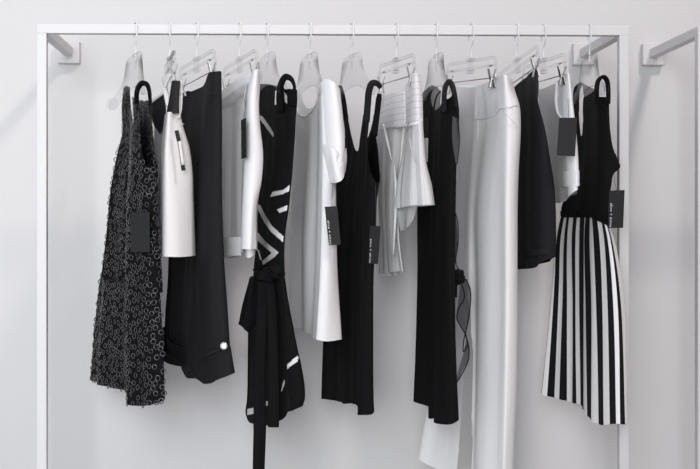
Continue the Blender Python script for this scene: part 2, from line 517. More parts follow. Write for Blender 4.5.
def plate(o, a, n, up, poly, t, bev=0.0015):
    bm = bmesh.new()
    vs = [bm.verts.new(o + a * h + up * z - n * t / 2) for h, z in poly]
    f = bm.faces.new(vs)
    r = bmesh.ops.extrude_face_region(bm, geom=[f])
    bmesh.ops.translate(bm, vec=n * t, verts=[v for v in r['geom'] if isinstance(v, bmesh.types.BMVert)])
    bmesh.ops.recalc_face_normals(bm, faces=bm.faces)
    if bev:
        es = [e for e in bm.edges if len(e.link_faces) == 2 and e.calc_face_angle(0) > 0.7]
        bmesh.ops.bevel(bm, geom=es, offset=bev, segments=2, affect='EDGES', profile=0.5)
    return bm

def spl(pts, per=5):
    return [(v.x, v.y) for v in smooth_path([Vector((x, y, 0)) for x, y in pts], per)]

def shirt_hanger(px, yaw_deg, what, half=0.20, tilt=0.0, bow=0.010):
    yaw = R(yaw_deg)
    o, a, n, up = local_frame(px, yaw, R(tilt))
    root = thing('clear_shirt_hanger', o + Vector((0, 0, 0.016)), 'clear plastic shirt hanger with a white hook holding the ' + what, 'hanger', 'clear hangers on the rail')
    make_hook(root, o, yaw, -0.078)
    h = half
    top = spl([(0.083, -0.074), (0.090, -0.090), (0.106, -0.112), (0.132, -0.129), (h - 0.02, -0.146), (h, -0.154)], 6)
    def bend(o_):
        for v in o_.data.vertices:
            v.co -= n * bow * (((v.co + root.location - o).dot(a)) / h) ** 2
        return o_
    low = spl([(h + 0.002, -0.170), (h - 0.012, -0.174), (0.12, -0.154), (0.07, -0.140), (0, -0.134)])
    right = spl([(0.040, -0.059), (0.066, -0.061), (0.077, -0.065)], 3) + top + low[:-1]
    poly = right + [(0, -0.134)] + [(-x, z) for x, z in reversed(right)]
    bend(link('shoulder_plate', bm_mesh(plate(o, a, n, up, poly, 0.007), True), M['clear'], root))
    bm = bmesh.new()
    rot = Matrix((n, a, up)).transposed()
    add_box(bm, o + up * -0.061, 0.010, 0.022, 0.008, rot, 0.001)
    add_box(bm, o + up * -0.080, 0.005, 0.006, 0.030, rot, 0.001)
    link('hook_socket', bm_mesh(bm), M['clear'], root)
    for s in (-1, 1):                                              # flared shoulder ends
        bm = bmesh.new(); add_box(bm, o + a * s * (h - 0.010) + up * -0.160, 0.027, 0.020, 0.028, rot, 0.008)
        bend(link('shoulder_end', bm_mesh(bm, True), M['clear'], root))
    return o, a, n, up

def clip_hanger(px, yaw_deg, what, tilt=0.0, half=0.15):
    yaw = R(yaw_deg); tl = R(tilt)
    o, a, n, up = local_frame(px, yaw, tl)
    root = thing('clear_clip_hanger', o + Vector((0, 0, 0.016)), 'clear plastic clip hanger with steel clips gripping the ' + what, 'hanger', 'clear hangers on the rail')
    make_hook(root, o, yaw, -0.066)
    h = half; z0 = -0.072
    bm = bmesh.new()
    ring = spl([(h, z0 - 0.052), (h, z0 - 0.012), (h - 0.004, z0 - 0.003), (h - 0.014, z0)], 4)
    pth = ring + [(-x, z) for x, z in reversed(ring)]
    add_tube(bm, [o + a * x + up * z for x, z in pth], 0.0036, 8)
    add_tube(bm, [o + a * x + up * (z0 - 0.018) for x in (-h, -0.5 * h, 0, 0.5 * h, h)], 0.0030, 8)
    link('frame', bm_mesh(bm, True), M['clear'], root)
    rot = Matrix((n, a, up)).transposed()
    bm = bmesh.new()
    add_box(bm, o + up * (z0 + 0.003), 0.012, 0.040, 0.007, rot, 0.0015)
    add_box(bm, o + up * (z0 - 0.012), 0.010, 0.014, 0.034, rot, 0.0015)
    add_box(bm, o + up * (z0 - 0.026), 0.012, 0.036, 0.007, rot, 0.0015)
    link('hook_block', bm_mesh(bm), M['clear'], root)
    zr = z0 - 0.046
    bm = bmesh.new(); add_tube(bm, [o + a * -h + up * zr, o + a * h + up * zr], 0.0013, 8); link('rod', bm_mesh(bm, True), M['steel'], root)
    for s in (-1, 1):
        c = o + a * s * (h - 0.020) + up * zr
        bm = bmesh.new()
        for side in (-1, 1):
            up_tilt = Matrix.Rotation(side * R(14), 3, 'Y')
            add_box(bm, c + n * side * 0.0062 + up * 0.008, 0.0016, 0.013, 0.026, rot @ up_tilt, 0.0006)
            dn_tilt = Matrix.Rotation(-side * R(13), 3, 'Y')
            add_box(bm, c + n * side * 0.0040 - up * 0.011, 0.0016, 0.013, 0.024, rot @ dn_tilt, 0.0006)
        add_tube(bm, [c - a * 0.006, c + a * 0.006], 0.0032, 10)
        cl = link('clip', bm_mesh(bm), M['steel'], root)
        bm = bmesh.new()
        for side in (-1, 1): add_box(bm, c + n * side * 0.0024 - up * 0.021, 0.0022, 0.016, 0.010, rot, 0.0006)
        link('grip_pad', bm_mesh(bm), M['clear'], cl)
    return o, a, n, up

shirt_hanger(134.8, 18, 'black sequin dress', bow=0.024, half=0.195)
clip_hanger(169, 9, 'white skirt with a black waistband')
clip_hanger(196, 19, 'black cropped trousers', tilt=1.5)
clip_hanger(239, 16.4, 'white cropped trousers', tilt=1.5)
shirt_hanger(266.8, 12.5, 'black wrap dress with white stripes', bow=0.0)
shirt_hanger(309.8, 11.3, 'white short-sleeved blouse', half=0.172)
shirt_hanger(352.3, 11, 'black tank dress', bow=0.002)
clip_hanger(397, 10, 'white pinstriped wrap skirt', tilt=-2.3)
shirt_hanger(437.2, 3, 'black dress with sheer straps')
clip_hanger(472.4, 13.5, 'long white trousers', tilt=-4.0)
clip_hanger(518, 6, 'black shorts', tilt=5.5)
clip_hanger(545, 6.5, 'grey-white satin shorts', tilt=-1.5)
shirt_hanger(591.2, -3, 'dress with the striped skirt')

GG = 'clothes hanging on the white rail'
TXT = 'alice + olivia'
def base(px, py): return at(px, py, 0)

# ------------------------------------------------------------------ 1 sequin dress
g = thing('sequin_dress', base(130, 400), 'sleeveless black dress covered in ring sequins, first on the left of the rail', 'dress', GG)
D1 = [(.19, [(124, 87), (122, 104), (122, 135), (118, 150), (110, 193), (106.6, 229), (94.6, 330), (91, 379.4)]),
      (.17, [(127, 86), (127, 130), (124, 170), (118, 229), (112, 330), (111, 380)]),
      (.14, [(131, 88), (131, 150), (128.5, 200), (127.5, 260), (129, 330), (130, 380)]),
      (-.10, [(133, 92), (132, 150), (129, 200), (128, 260), (129.5, 330), (130.6, 404.6)]),
      (-.17, [(142, 88), (142, 150), (142, 229), (146, 330), (150, 405)]),
      (-.18, [(150, 92), (151.7, 147), (155, 164), (156, 219), (162, 330), (164.5, 400)])]
slit1 = [(130.2, 84), (132.5, 92), (133.4, 108), (134, 123), (132.6, 124), (131, 110), (130, 95)]
top1 = [(131, 75), (131, 98), (137, 98), (139, 101), (152, 101), (152, 75)]
arm1 = [(139.5, 98), (140.5, 130), (141.5, 150), (145, 164), (149, 168), (153, 166), (153, 98)]
L1 = loft(D1, folds=((5, .001, .005, 2), (11, .001, .003, 1)), cut_front=(slit1, top1, arm1), cut_back=(slit1, top1), rowpx=1.5, step=.005, seed=1)
cloth('body', g, M['black_mesh'], [L1])
ribbon('strap', g, M['black_mesh'], [(136.8, 104, -.15, 5), (136.6, 95, -.165, 4.5), (138.3, 87.5, -.18, 4.8), (142, 83.3, -.185, 5.2), (146.5, 84.2, -.185, 5), (149, 90, -.18, 4), (150, 100, -.17, 3.2), (150.3, 112, -.165, 3)], b=.014)
# ring sequins
def sequins():
    V, Fc = [], []
    vs, fs = L1[0], L1[1]
    rnd = random.Random(3)
    cells = {}
    order = list(range(len(fs))); rnd.shuffle(order)
    for fi in order:
        f = fs[fi]; p = (vs[f[0]] + vs[f[2]]) / 2
        nrm = (vs[f[1]] - vs[f[0]]).cross(vs[f[3]] - vs[f[0]])
        if nrm.length < 1e-10: continue
        nrm.normalize()
        x, y = proj(p)
        small = y < 150
        rad = rnd.uniform(.0026, .0034) if small else rnd.uniform(.0050, .0060)
        gap = rad * (1.9 if small else 2.05) * rnd.uniform(1.0, 1.45)
        key = (int(p.x / .012), int(p.y / .012), int(p.z / .012)); ok = True
        for dx in (-1, 0, 1):
            for dy in (-1, 0, 1):
                for dz in (-1, 0, 1):
                    for q in cells.get((key[0] + dx, key[1] + dy, key[2] + dz), ()):
                        if (q - p).length < gap: ok = False; break
                    if not ok: break
                if not ok: break
            if not ok: break
        if not ok: continue
        cells.setdefault(key, []).append(p)
        if nrm.dot(Vector((CAMX, CAMY, CAMZ)) - p) < 0 and abs(nrm.x) < 2: nrm = -nrm if nrm.y > 0 else nrm
        nrm = (nrm + Vector((rnd.uniform(-.16, .16), rnd.uniform(-.16, .16), rnd.uniform(-.16, .16)))).normalized()
        u = nrm.orthogonal().normalized(); w = nrm.cross(u); c = p + nrm * .0012
        b = len(V); n, k = 10, 4; mr = rad * .27
        for i in range(n):
            A = 6.2832 * i / n; d = u * math.cos(A) + w * math.sin(A)
            for j in range(k):
                B = 6.2832 * j / k + .785
                V.append(c + d * (rad + mr * math.cos(B)) + nrm * mr * .55 * math.sin(B))
        for i in range(n):
            for j in range(k):
                Fc.append((b + i * k + j, b + ((i + 1) % n) * k + j, b + ((i + 1) % n) * k + (j + 1) % k, b + i * k + (j + 1) % k))
    me = mesh_from(V, Fc); o = link('sequins', me, M['sequin'], g); o['kind'] = 'stuff'
sequins()
tag_card(g, [(131, 212.5, -.170), (149.5, 212, -.205), (150, 252, -.205), (130.8, 252, -.170)], M['tag'], string=[(141, 205, -.188), (144, 190, -.188)])

# ------------------------------------------------------------------ 2 white skirt with black waistband
g = thing('white_skirt', base(175, 255), 'off-white skirt with a black waistband, between the sequin dress and the black trousers', 'skirt', GG)
S2 = [(.15, [(155, 118), (154, 150), (154.5, 200), (156, 249)]),
      (.12, [(161, 128), (160, 190), (160.5, 249)]),
      (-.14, [(166.4, 112), (162.8, 150), (161.5, 180), (161.7, 256)]),
      (-.165, [(169, 112), (166.5, 150), (166.5, 200), (167, 256.6)]),
      (-.155, [(173, 112), (174, 150), (178, 200), (180, 257)]),
      ((-.14, -.10), [(179, 113), (182, 128), (187, 146), (190.5, 171), (191.7, 200), (194.3, 255.5)])]
cloth('body', g, M['cream'], [loft(S2, folds=((4, 0, .003, 1), (7, .001, .002, 1)), seed=2)])
cloth('waistband', g, M['black_band'], [
    loft([(-.13, [(172, 81), (169.5, 97), (166.4, 113)]), (-.162, [(176, 80.5), (173, 113.5)]), (-.16, [(180.2, 81), (179.5, 97), (179, 113.5)])], bk=.01, seed=3)])
cloth('waistband', g, M['black_band'], [loft([(.15, [(150, 104), (150.5, 114), (157.5, 134.5)]), (.12, [(157, 99), (157, 115), (160, 134)]), (.09, [(164, 94.5), (166, 111), (162, 131)])], bk=.008, seed=3)])
o = ribbon('lining', g, M['cream'], [(181.3, 81, -.14, 2), (181.6, 100, -.14, 2), (180.5, 112, -.14, 2), (178.6, 118, -.15, 2)], b=.004); o['label'] = 'cream lining edge'
ribbon('lining', g, M['cream'], [(150, 103, .12, 3), (157, 97.5, .10, 3.2), (164, 92.5, .08, 3.5)], b=.006)
ribbon('clip_loop', g, M['cream'], [(164.5, 88, .09, 4), (166.5, 97, .07, 5), (167.5, 106, .05, 3)], b=.006)
wire('seam', g, M['cream'], [(179, 122, -.168), (184, 124.5, -.165)], .0008)
o = ribbon('pocket_trim', g, M['tag_dark'], [(176.6, 130.5, -.173, 4), (178.9, 141, -.173, 4)], b=.002)
ribbon('pocket_trim', g, M['tag_dark'], [(182.6, 165, -.173, 4), (183.6, 170.5, -.173, 4)], b=.002)
ribbon('pocket_zip', g, M['string'], [(178.0, 141, -.171, 1.2), (181.5, 166, -.171, 1.2)], b=.002)
ribbon('pocket_facing', g, M['print_white'], [(179.4, 141, -.172, 3), (182.9, 165, -.172, 3)], b=.002)

# ------------------------------------------------------------------ 3 black cropped trousers
g = thing('black_cropped_trousers', base(198, 378), 'black cropped trousers with turned-up buttoned cuffs, hanging from clips', 'trousers', GG)
T3 = [(.15, [(182, 94), (178, 150), (172, 200), (168.6, 257), (168, 280), (165.7, 310), (164, 350)]),
      (.12, [(187, 91), (184, 150), (180, 257), (178, 310), (176, 358)]),
      (.05, [(195, 92), (192, 150), (190, 257), (187.5, 310), (186, 376)]),
      (-.08, [(205.5, 82), (202, 150), (199, 200), (198, 310), (198, 379)]),
      (-.13, [(209, 73), (207, 94), (205, 120), (202, 200), (201, 280), (205, 384)]),
      (-.165, [(214, 71.5), (214, 120), (212, 200), (212, 280), (214, 381)]),
      (-.165, [(220, 71), (220.5, 120), (220.4, 185), (223, 270), (225.8, 310), (229, 366)])]
cloth('body', g, M['black_twill'], [loft(T3, folds=((5, .001, .004, 1.5), (9, 0, .002, 1)), seed=4)])
cloth('cuff', g, M['black_twill'], [loft([(-.05, [(199, 360), (192, 368)]), (-.12, [(204, 357), (205, 383)]), (-.185, [(217, 351), (219.5, 379)]), (-.185, [(229.5, 346), (233.6, 373.5)])], bk=.03, seed=5)])
cloth('cuff', g, M['black_twill'], [loft([(.17, [(163, 327), (162, 352)]), (.12, [(171.5, 343), (173, 359)]), (.045, [(187.5, 349.5), (185.5, 367)])], bk=.03, seed=6)])
wire('seam', g, M['black_band'], [(207.3, 94, -.150), (214, 93.5, -.180), (220, 93, -.170)], .0009)
wire('cuff_edge', g, M['black_band'], [(200, 359.5, -.12), (205, 356, -.15), (211, 353, -.185), (217, 350.8, -.198), (229.3, 346, -.195)], .0016)
wire('cuff_edge', g, M['black_band'], [(163.2, 327.5, .168), (166.5, 336, .145), (171.5, 343, .11), (179, 347, .07), (187, 349.5, .035)], .0016)
bm = bmesh.new(); c = at(223.9, 345.7, -.200)
for k, (r_, t_) in enumerate(((.0083, .004), (.0064, .0055))):
    add_tube(bm, [c + Vector((0, .002, 0)), c - Vector((0, t_, 0)), c - Vector((0, t_ + .0006, 0))], [r_, r_, r_ * .85], 24)
link('button', bm_mesh(bm), M['pewter'], g)

# ------------------------------------------------------------------ 4 white trousers
g = thing('white_cropped_trousers', base(242, 255), 'short white trousers with deep turn-ups and a dark tag, next to the striped wrap dress', 'trousers', GG)
T4 = [(.15, [(221, 97), (221, 150), (222, 200), (222.5, 255)]),
      (.12, [(229, 95), (229, 150), (229, 200), (229, 257)]),
      (.06, [(238, 90), (236, 150), (236, 200), (236, 257)]),
      (-.01, [(247.5, 81), (245, 120), (243, 160), (242.5, 200), (243, 254)]),
      (-.135, [(252.6, 71), (248, 90), (246.5, 120), (245.5, 160), (244, 200), (243.5, 249)]),
      (-.155, [(255.8, 69.5), (253, 110), (254, 155), (252, 200), (251, 249.5)]),
      (-.14, [(258.8, 69), (258.5, 95), (259.3, 120), (262.8, 155), (261, 183), (257, 203), (256, 249)])]
cloth('body', g, M['white'], [loft(T4, folds=((6, .001, .004, 2), (11, 0, .002, 1)), seed=7)])
cloth('cuff', g, M['white'], [loft([(.152, [(222, 237.5), (222.3, 257)]), (.115, [(229, 238), (229, 258)]), (.055, [(235.7, 238), (235.5, 258)]), (-.012, [(242.3, 237), (242.6, 255.5)])], bk=.03, out=.0045, seed=8)])
cloth('cuff', g, M['white'], [loft([(-.10, [(244.5, 246), (245.5, 256)]), (-.12, [(248, 246), (249, 258)]), (-.11, [(254.5, 246), (254, 255)])], bk=.012, seed=9)])
wire('seam', g, M['thread_white'], [(246, 84, -.09), (244.5, 97, -.09), (243.5, 105, -.07), (245, 112, -.09)], .0009)
tag_card(g, [(241.2, 120, -.15), (245.8, 118, -.185), (246.4, 157.5, -.185), (241.2, 159, -.15)], M['tag'], text=TXT, tx=(.02, .22), ty=(.30, .98), string=[(244.5, 112, -.165), (246, 100, -.15)])

# ------------------------------------------------------------------ 5 black wrap dress with white stripes
g = thing('wrap_dress', base(272, 420), 'black wrap dress with bold white stripes and a long tied belt', 'dress', GG)
B5 = [(.17, [(260, 84), (259, 110), (261, 164), (260, 187), (256.5, 205), (256.3, 234), (255, 257), (254, 268), (256, 277)]),
      (.10, [(267, 84), (267, 150), (263, 205), (262, 240), (261, 277)]),
      (-.04, [(276, 86), (275, 150), (270, 205), (268, 240), (268, 277)]),
      (-.14, [(285, 89), (286, 150), (280, 205), (276, 240), (276, 277)]),
      (-.16, [(295.5, 90), (295.5, 103), (294.5, 115), (293.7, 130), (292, 156), (290, 180), (287, 208), (283.5, 234), (282.5, 250), (283, 277)])]
pr5 = [[(260, 115), (263, 117), (270, 127), (274, 134), (273, 137), (270, 133), (262, 122), (259, 119)],
       [(270, 197), (272.6, 191.7), (283, 190), (291, 184), (291, 190), (283, 194)],
       [(277, 209.5), (289, 204.5), (289, 209.5), (279.5, 213)],
       [(255, 203), (260, 205), (265.7, 216), (271.7, 225.7), (284, 237), (284, 243), (271, 231.7), (264, 222), (258, 210)],
       [(255, 231), (258, 232.6), (265.7, 242), (278.6, 252.3), (275, 256.6), (263, 265), (262.3, 261), (271.7, 253), (257, 240), (255, 239)],
       [(257, 249), (259, 250), (261.8, 260), (260.2, 260)],
       [(284, 92), (287, 95), (287.5, 104), (285, 102)]]
slit5 = [(275.2, 90), (277.3, 91), (276.8, 104), (274.6, 105.5)]
arm5 = [(284.5, 70), (284, 90), (287.5, 97), (290, 108), (293, 106), (299, 104), (299, 70)]
cloth('bodice', g, [M['black'], M['print_white']], [loft(B5, folds=((5, .001, .002, 1),), prints=pr5, cut_front=(slit5, arm5), cut_back=(slit5, [(284, 70), (284, 89), (299, 89), (299, 70)]), rowpx=0.9, step=.0022, seed=10)])
ribbon('strap', g, M['black'], [(280.5, 112, -.13, 7), (279.6, 96, -.15, 7), (281.3, 83.5, -.17, 6.5), (285.6, 77, -.18, 6.5), (290.5, 78.5, -.185, 5), (293.8, 84, -.185, 3.5), (294.6, 94, -.18, 3), (293.6, 106, -.165, 4)], b=.014)
ribbon('back_strap', g, M['black'], [(291.2, 90, -.13, 8), (291.2, 98, -.13, 8), (292.3, 108, -.14, 5)], b=.006)
S5 = [(.17, [(254, 274), (249, 300), (248, 333), (248, 350), (247.4, 401), (246.2, 413), (248.5, 421)]),
      (.1, [(260, 274), (256, 350), (256, 424)]),
      (0, [(268, 274), (266, 350), (266, 426)]),
      (-.06, [(273, 274), (276, 350), (281, 420)]),
      (-.11, [(276, 274), (283, 350), (287, 411)]),
      (-.165, [(280, 274), (288, 350), (295, 409.5)]),
      (-.165, [(283, 274), (286, 296), (290, 320), (295.5, 350), (299, 365), (303.3, 398), (301.5, 406)])]
ps5 = [[(245, 409.5), (254.5, 407.5), (254.5, 413.5), (245, 415.5)], [(264, 402), (268.7, 400.3), (268.7, 405), (264, 407)],
       [(281, 391.5), (282.5, 384), (284.5, 379), (284.8, 384), (282, 391)], [(287, 364.6), (298, 355), (298, 361), (287, 369.3)],
       [(260, 306), (268, 300.8), (268, 306), (260, 310)], [(256.2, 298), (257.3, 298), (257.3, 305), (256.2, 305)], [(261, 284), (267, 286), (264, 288.5)]]
cloth('skirt', g, [M['black'], M['print_white']], [loft(S5, folds=((5, .001, .005, 2),), prints=ps5, rowpx=0.9, step=.0022, seed=11)])
# belt: knot, bow loop and two tails
def lump(name, root, mat, px, py, d, rx, ry, rz, seed):
    bm = bmesh.new(); bmesh.ops.create_icosphere(bm, subdivisions=4, radius=1)
    rnd = random.Random(seed); ph = [rnd.uniform(0, 6) for _ in range(6)]; c = at(px, py, d)
    for v in bm.verts:
        p = v.co; k = 1 + .10 * math.sin(5 * p.x + ph[0]) * math.sin(4 * p.z + ph[1]) + .07 * math.sin(9 * p.z + 3 * p.x + ph[2])
        v.co = c + Vector((p.x * rx, p.y * ry, p.z * rz)) * k
    return link(name, bm_mesh(bm, True), mat, root)
lump('belt_knot', g, M['black'], 266, 277, -.09, .026, .03, .021, 1)
lump('belt_wrap', g, M['black'], 277, 272, -.13, .017, .05, .020, 2)
lump('belt_wrap', g, M['black'], 259, 271, .02, .014, .07, .016, 4)
cloth('bow_loop', g, M['black'], [loft([(-.07, [(250, 277), (246, 292), (241, 309), (238, 321.5)]), (-.10, [(253, 276), (250, 300), (248, 318), (243, 328)]), (-.08, [(259, 275), (258, 300), (257, 320), (249, 334)])], bk=.02, folds=((4, .001, .003, 1),), seed=12)])
ribbon('belt_tail', g, M['black'], [(263, 282, -.12, 11), (261.5, 320, -.13, 12), (259.5, 370, -.13, 12.5), (259.8, 425, -.13, 12.8), (258.7, 469, -.13, 12), (258.5, 500, -.13, 12)], b=.006)
ribbon('belt_tail', g, M['black'], [(270, 283, -.13, 10), (272.5, 320, -.135, 11), (273.5, 370, -.14, 11.5), (273.6, 410, -.14, 11.5), (273.4, 427, -.14, 11.2)], b=.006)

# ------------------------------------------------------------------ 6 white blouse
g = thing('white_blouse', base(315, 338), 'white scoop-neck blouse with short cuffed sleeves and a dark tag', 'blouse', GG)
B6 = [(.18, [(296, 88), (295, 103), (294, 130), (292.5, 156), (291, 220), (290, 280), (292, 327)]),
      (.115, [(303, 88), (302, 150), (299, 220), (299, 280), (300, 329)]),
      (.055, [(311, 86), (310, 150), (308, 220), (308, 280), (308, 333)]),
      (-.005, [(318.5, 84), (318.5, 150), (318, 220), (317.5, 280), (315.5, 336)]),
      (-.17, [(321.5, 82), (322, 150), (321, 220), (320, 270), (317, 340)]),
      (-.172, [(328, 80), (328.5, 150), (328, 220), (328, 280), (327, 341.5)]),
      (-.145, [(334, 82), (335, 150), (335, 200), (335.5, 270), (338.3, 340)])]
nf6 = [(290, 78), (293, 88), (295.7, 101), (298, 112), (304, 116), (310, 113.5), (315.5, 106), (319.5, 90), (320.5, 78)]
nb6 = [(299, 78), (299, 88), (304, 105), (308.6, 109), (314, 107), (318, 98), (320.5, 86), (320.5, 78)]
cloth('body', g, M['white'], [loft(B6, folds=((5, .001, .004, 1), (9, 0, .003, 2)), cut_front=(nf6,), cut_back=(nb6,), rowpx=1.5, step=.005, seed=13)])
ribbon('neckband', g, M['white'], [(295.4, 100, .185, 2.2), (298, 112, .15, 2.2), (304, 116.2, .09, 2.2), (310, 113.7, .01, 2.2), (315.5, 106, -.07, 2.4), (319.5, 90, -.12, 2.4), (320.8, 84, -.13, 2.4)], b=.003)
cloth('sleeve', g, M['white'], [loft([(-.145, [(320.5, 85), (321, 120), (323, 149), (329.5, 178)]), (-.185, [(326, 79), (328, 110), (329, 150), (333, 183)]), (-.195, [(334, 82), (337, 110), (339, 150), (338.5, 181.5)]), (-.16, [(339.5, 89.5), (343, 122), (345.5, 148), (344, 171)])],
      back=[(-.10, [(337, 92), (340, 130), (341, 158)]), (-.09, [(328, 90), (330, 130), (333, 160)])], folds=((3, .001, .003, 2),), seed=14)])
cloth('sleeve_cuff', g, M['white'], [loft([(-.155, [(322.6, 147), (324.5, 156), (330, 180)]), (-.195, [(327.5, 144), (330, 158), (334, 183)]), (-.207, [(333, 149), (336, 165), (338.5, 182)]), (-.18, [(341.5, 153), (343.3, 162), (343.8, 174)]), (-.15, [(345.8, 148), (345.6, 160), (344, 172)])],
      back=[(-.11, [(339, 150), (341.5, 160)]), (-.10, [(330, 150), (333, 161)])], out=.0022, folds=((4, .001, .002, 1),), step=.003, rowpx=1.0, cut_front=([(337, 157), (340, 154.5), (343.5, 154.5), (344, 160), (341, 166), (337.8, 167.5), (336.5, 162)],), seed=15)])
tag_card(g, [(324.7, 206.8, -.19), (337.1, 206, -.19), (340.8, 244.6, -.19), (328.8, 245.2, -.19)], M['tag'], text=TXT, tx=(.08, .26), ty=(.36, .98), string=[(332, 200, -.19), (333, 184, -.185)])

# ------------------------------------------------------------------ 7 black tank dress
g = thing('tank_dress', base(352, 408), 'plain black ribbed tank dress with wide straps, right of the white blouse', 'dress', GG)
D7 = [(.17, [(343, 115), (345, 137), (336, 185), (331, 230), (323.5, 342), (321.3, 399)]),
      (.12, [(348, 115), (350, 150), (343, 185), (338, 230), (333, 342), (331, 399.5)]),
      (.08, [(352, 115), (354, 150), (349, 185), (345, 230), (341.2, 342), (340.8, 400)]),
      (.04, [(356, 115), (357, 150), (351, 190), (347, 230), (342.2, 342), (341.8, 403.7)]),
      (-.04, [(361, 115), (361, 150), (360, 190), (358, 230), (356.3, 342), (356.4, 404)]),
      (-.09, [(365, 115), (364, 150), (362, 190), (360, 230), (357.6, 342), (357.6, 413)]),
      (-.165, [(371, 115), (371, 150), (370, 190), (368, 230), (365, 342), (363, 415)]),
      (-.168, [(375, 115), (374, 150), (375.5, 190), (373, 230), (370.5, 342), (371.5, 414.6)]),
      (-.155, [(378, 115), (376, 135), (378, 155), (380, 180), (377.5, 195), (376.4, 224), (374, 270), (373.5, 340), (374.3, 398), (375, 411)])]
v7 = [(347.6, 105), (348.2, 120), (351, 134), (355, 150), (357, 152), (358.5, 150), (361, 130), (362.8, 118), (363, 105)]
a7 = [(369.9, 105), (368.4, 125), (367.2, 139), (368, 160), (371, 173), (375, 182), (382, 184), (382, 105)]
b7 = [(369, 105), (368.8, 125), (367.4, 139), (371, 129), (373.2, 118), (373.5, 105)]
cloth('body', g, M['black'], [loft(D7, folds=((6, .001, .004, 1.5), (13, .0005, .0015, .5)), cut_front=(v7, a7), cut_back=(v7, b7), rowpx=1.4, step=.005, seed=16)])
ribbon('strap', g, M['black'], [(340, 86, .165, 4), (343, 97, .17, 4.6), (344.5, 108, .17, 5.2), (345.6, 120, .168, 6)], b=.012)
ribbon('strap', g, M['black_twill'], [(366.3, 122, -.165, 7), (367.8, 103, -.175, 6.8), (369, 91, -.185, 6.8), (372.2, 83.3, -.19, 6.6), (377, 83.5, -.19, 5.5), (380.8, 88, -.185, 4)], b=.012)
ribbon('strap', g, M['black'], [(379.5, 94, -.175, 4.5), (378.7, 100, -.17, 6), (376.6, 118, -.158, 6), (374.5, 136, -.145, 6)], b=.008)
tag_card(g, [(370, 226, -.185), (380.6, 226, -.20), (378.1, 264, -.20), (368.4, 264, -.185)], M['tag_dark'], hole=False, text=TXT, tx=(.10, .28), ty=(.34, .96), string=[(376, 215, -.19), (375.5, 185, -.175)])
bm = bmesh.new(); add_tube(bm, [at(351, 158.4, .12), at(351, 158.4, .112)], .0012, 10); link('snap', bm_mesh(bm), M['pewter'], g)

# ------------------------------------------------------------------ 8 white pinstriped wrap skirt
g = thing('pinstriped_wrap_skirt', base(405, 240), 'white pinstriped wrap skirt with a tied waist and an uneven flared hem', 'skirt', GG)
cloth('back_panel', g, M['pin_h'], [loft([(.15, [(383, 96.5), (381, 115), (379, 131)]), (.10, [(392, 95), (390, 130)]), (.02, [(399, 93.5), (399, 128)]), (-.04, [(405, 91), (406, 126)])], bk=.012, seed=17)])
cloth('under_skirt', g, M['pin_v'], [loft([(.16, [(380, 128), (378, 150), (381, 200), (384, 240), (382.5, 275)]), (.12, [(388, 128), (386, 150), (387, 200), (388, 240), (389, 276)]), (.05, [(397, 126), (396, 150), (394, 200), (395, 240), (397, 275)]), (.0, [(405, 125), (403, 150), (398, 200), (398.5, 240), (402, 271)])],
      bk=.015, folds=((7, .001, .004, 2), (12, .001, .002, 1)), seed=18),
      loft([(.165, [(377, 130), (377, 170), (378, 204.5)]), (.145, [(382, 130), (382, 170), (382, 204.7)]), (.13, [(386, 130), (385, 170), (386, 204.7)])], bk=.006, seed=18)])
cloth('waistband', g, M['pin_h'], [loft([(-.06, [(405.5, 87), (406.5, 105), (406.5, 126)]), (-.12, [(410.5, 78), (410, 100), (409, 127)]), (-.15, [(412.8, 73.4), (413, 100), (413, 125)]), (-.165, [(416, 73), (417.5, 100), (418, 123)]), (-.15, [(419.6, 73.4), (422, 93), (423, 121)])], bk=.012, seed=19)])
cloth('front_panel', g, M['pin_v'], [loft([(-.06, [(407, 122), (404, 154), (400, 177), (398, 200), (398, 208)]), (-.12, [(410, 122), (408, 154), (406, 190), (406, 206.5)]), (-.165, [(414, 122), (414, 160), (415, 205.3)]), (-.185, [(419, 121), (421, 160), (425, 205)]), (-.16, [(423, 120), (423.8, 137), (426, 163), (430.6, 185), (433.8, 204.3)])],
      bk=.02, folds=((6, .001, .005, 2), (10, 0, .003, 1)), seed=20)])
cloth('hem_flap', g, M['pin_v'], [loft([(-.03, [(398, 206), (397.5, 215), (401.4, 231)]), (-.06, [(404, 206), (403, 216), (404, 229)]), (-.10, [(411, 204), (412, 212), (408, 227)]), (-.12, [(416.5, 204), (416, 211), (412, 221)])], bk=.012, folds=((3, .001, .003, 1),), seed=21)])
ribbon('sash', g, M['white'], [(379, 130, .15, 2.4), (392, 128, .06, 2.4), (402, 126, -.07, 2.6), (409, 124.6, -.150, 2.8), (416, 123.3, -.178, 2.8), (422.3, 120.5, -.168, 2.4)], b=.003)
ribbon('sash_end', g, M['white'], [(383, 124, -.02, 1.5), (387, 140, -.02, 3), (391.5, 160, -.02, 1)], b=.004)
ribbon('sash_end', g, M['white'], [(394, 165, -.03, 1.5), (396, 190, -.03, 3.5), (394.8, 225, -.03, 2.8), (393, 255, -.03, 1.6)], b=.004)
ribbon('front_tuck', g, M['pin_v'], [(409, 136, -.160, 1), (411.5, 150, -.168, 1.6), (415.5, 162, -.178, 1)], b=.0025)
wire('seam', g, M['string'], [(407.5, 125.5, -.177), (409.3, 123, -.18)], .0008)

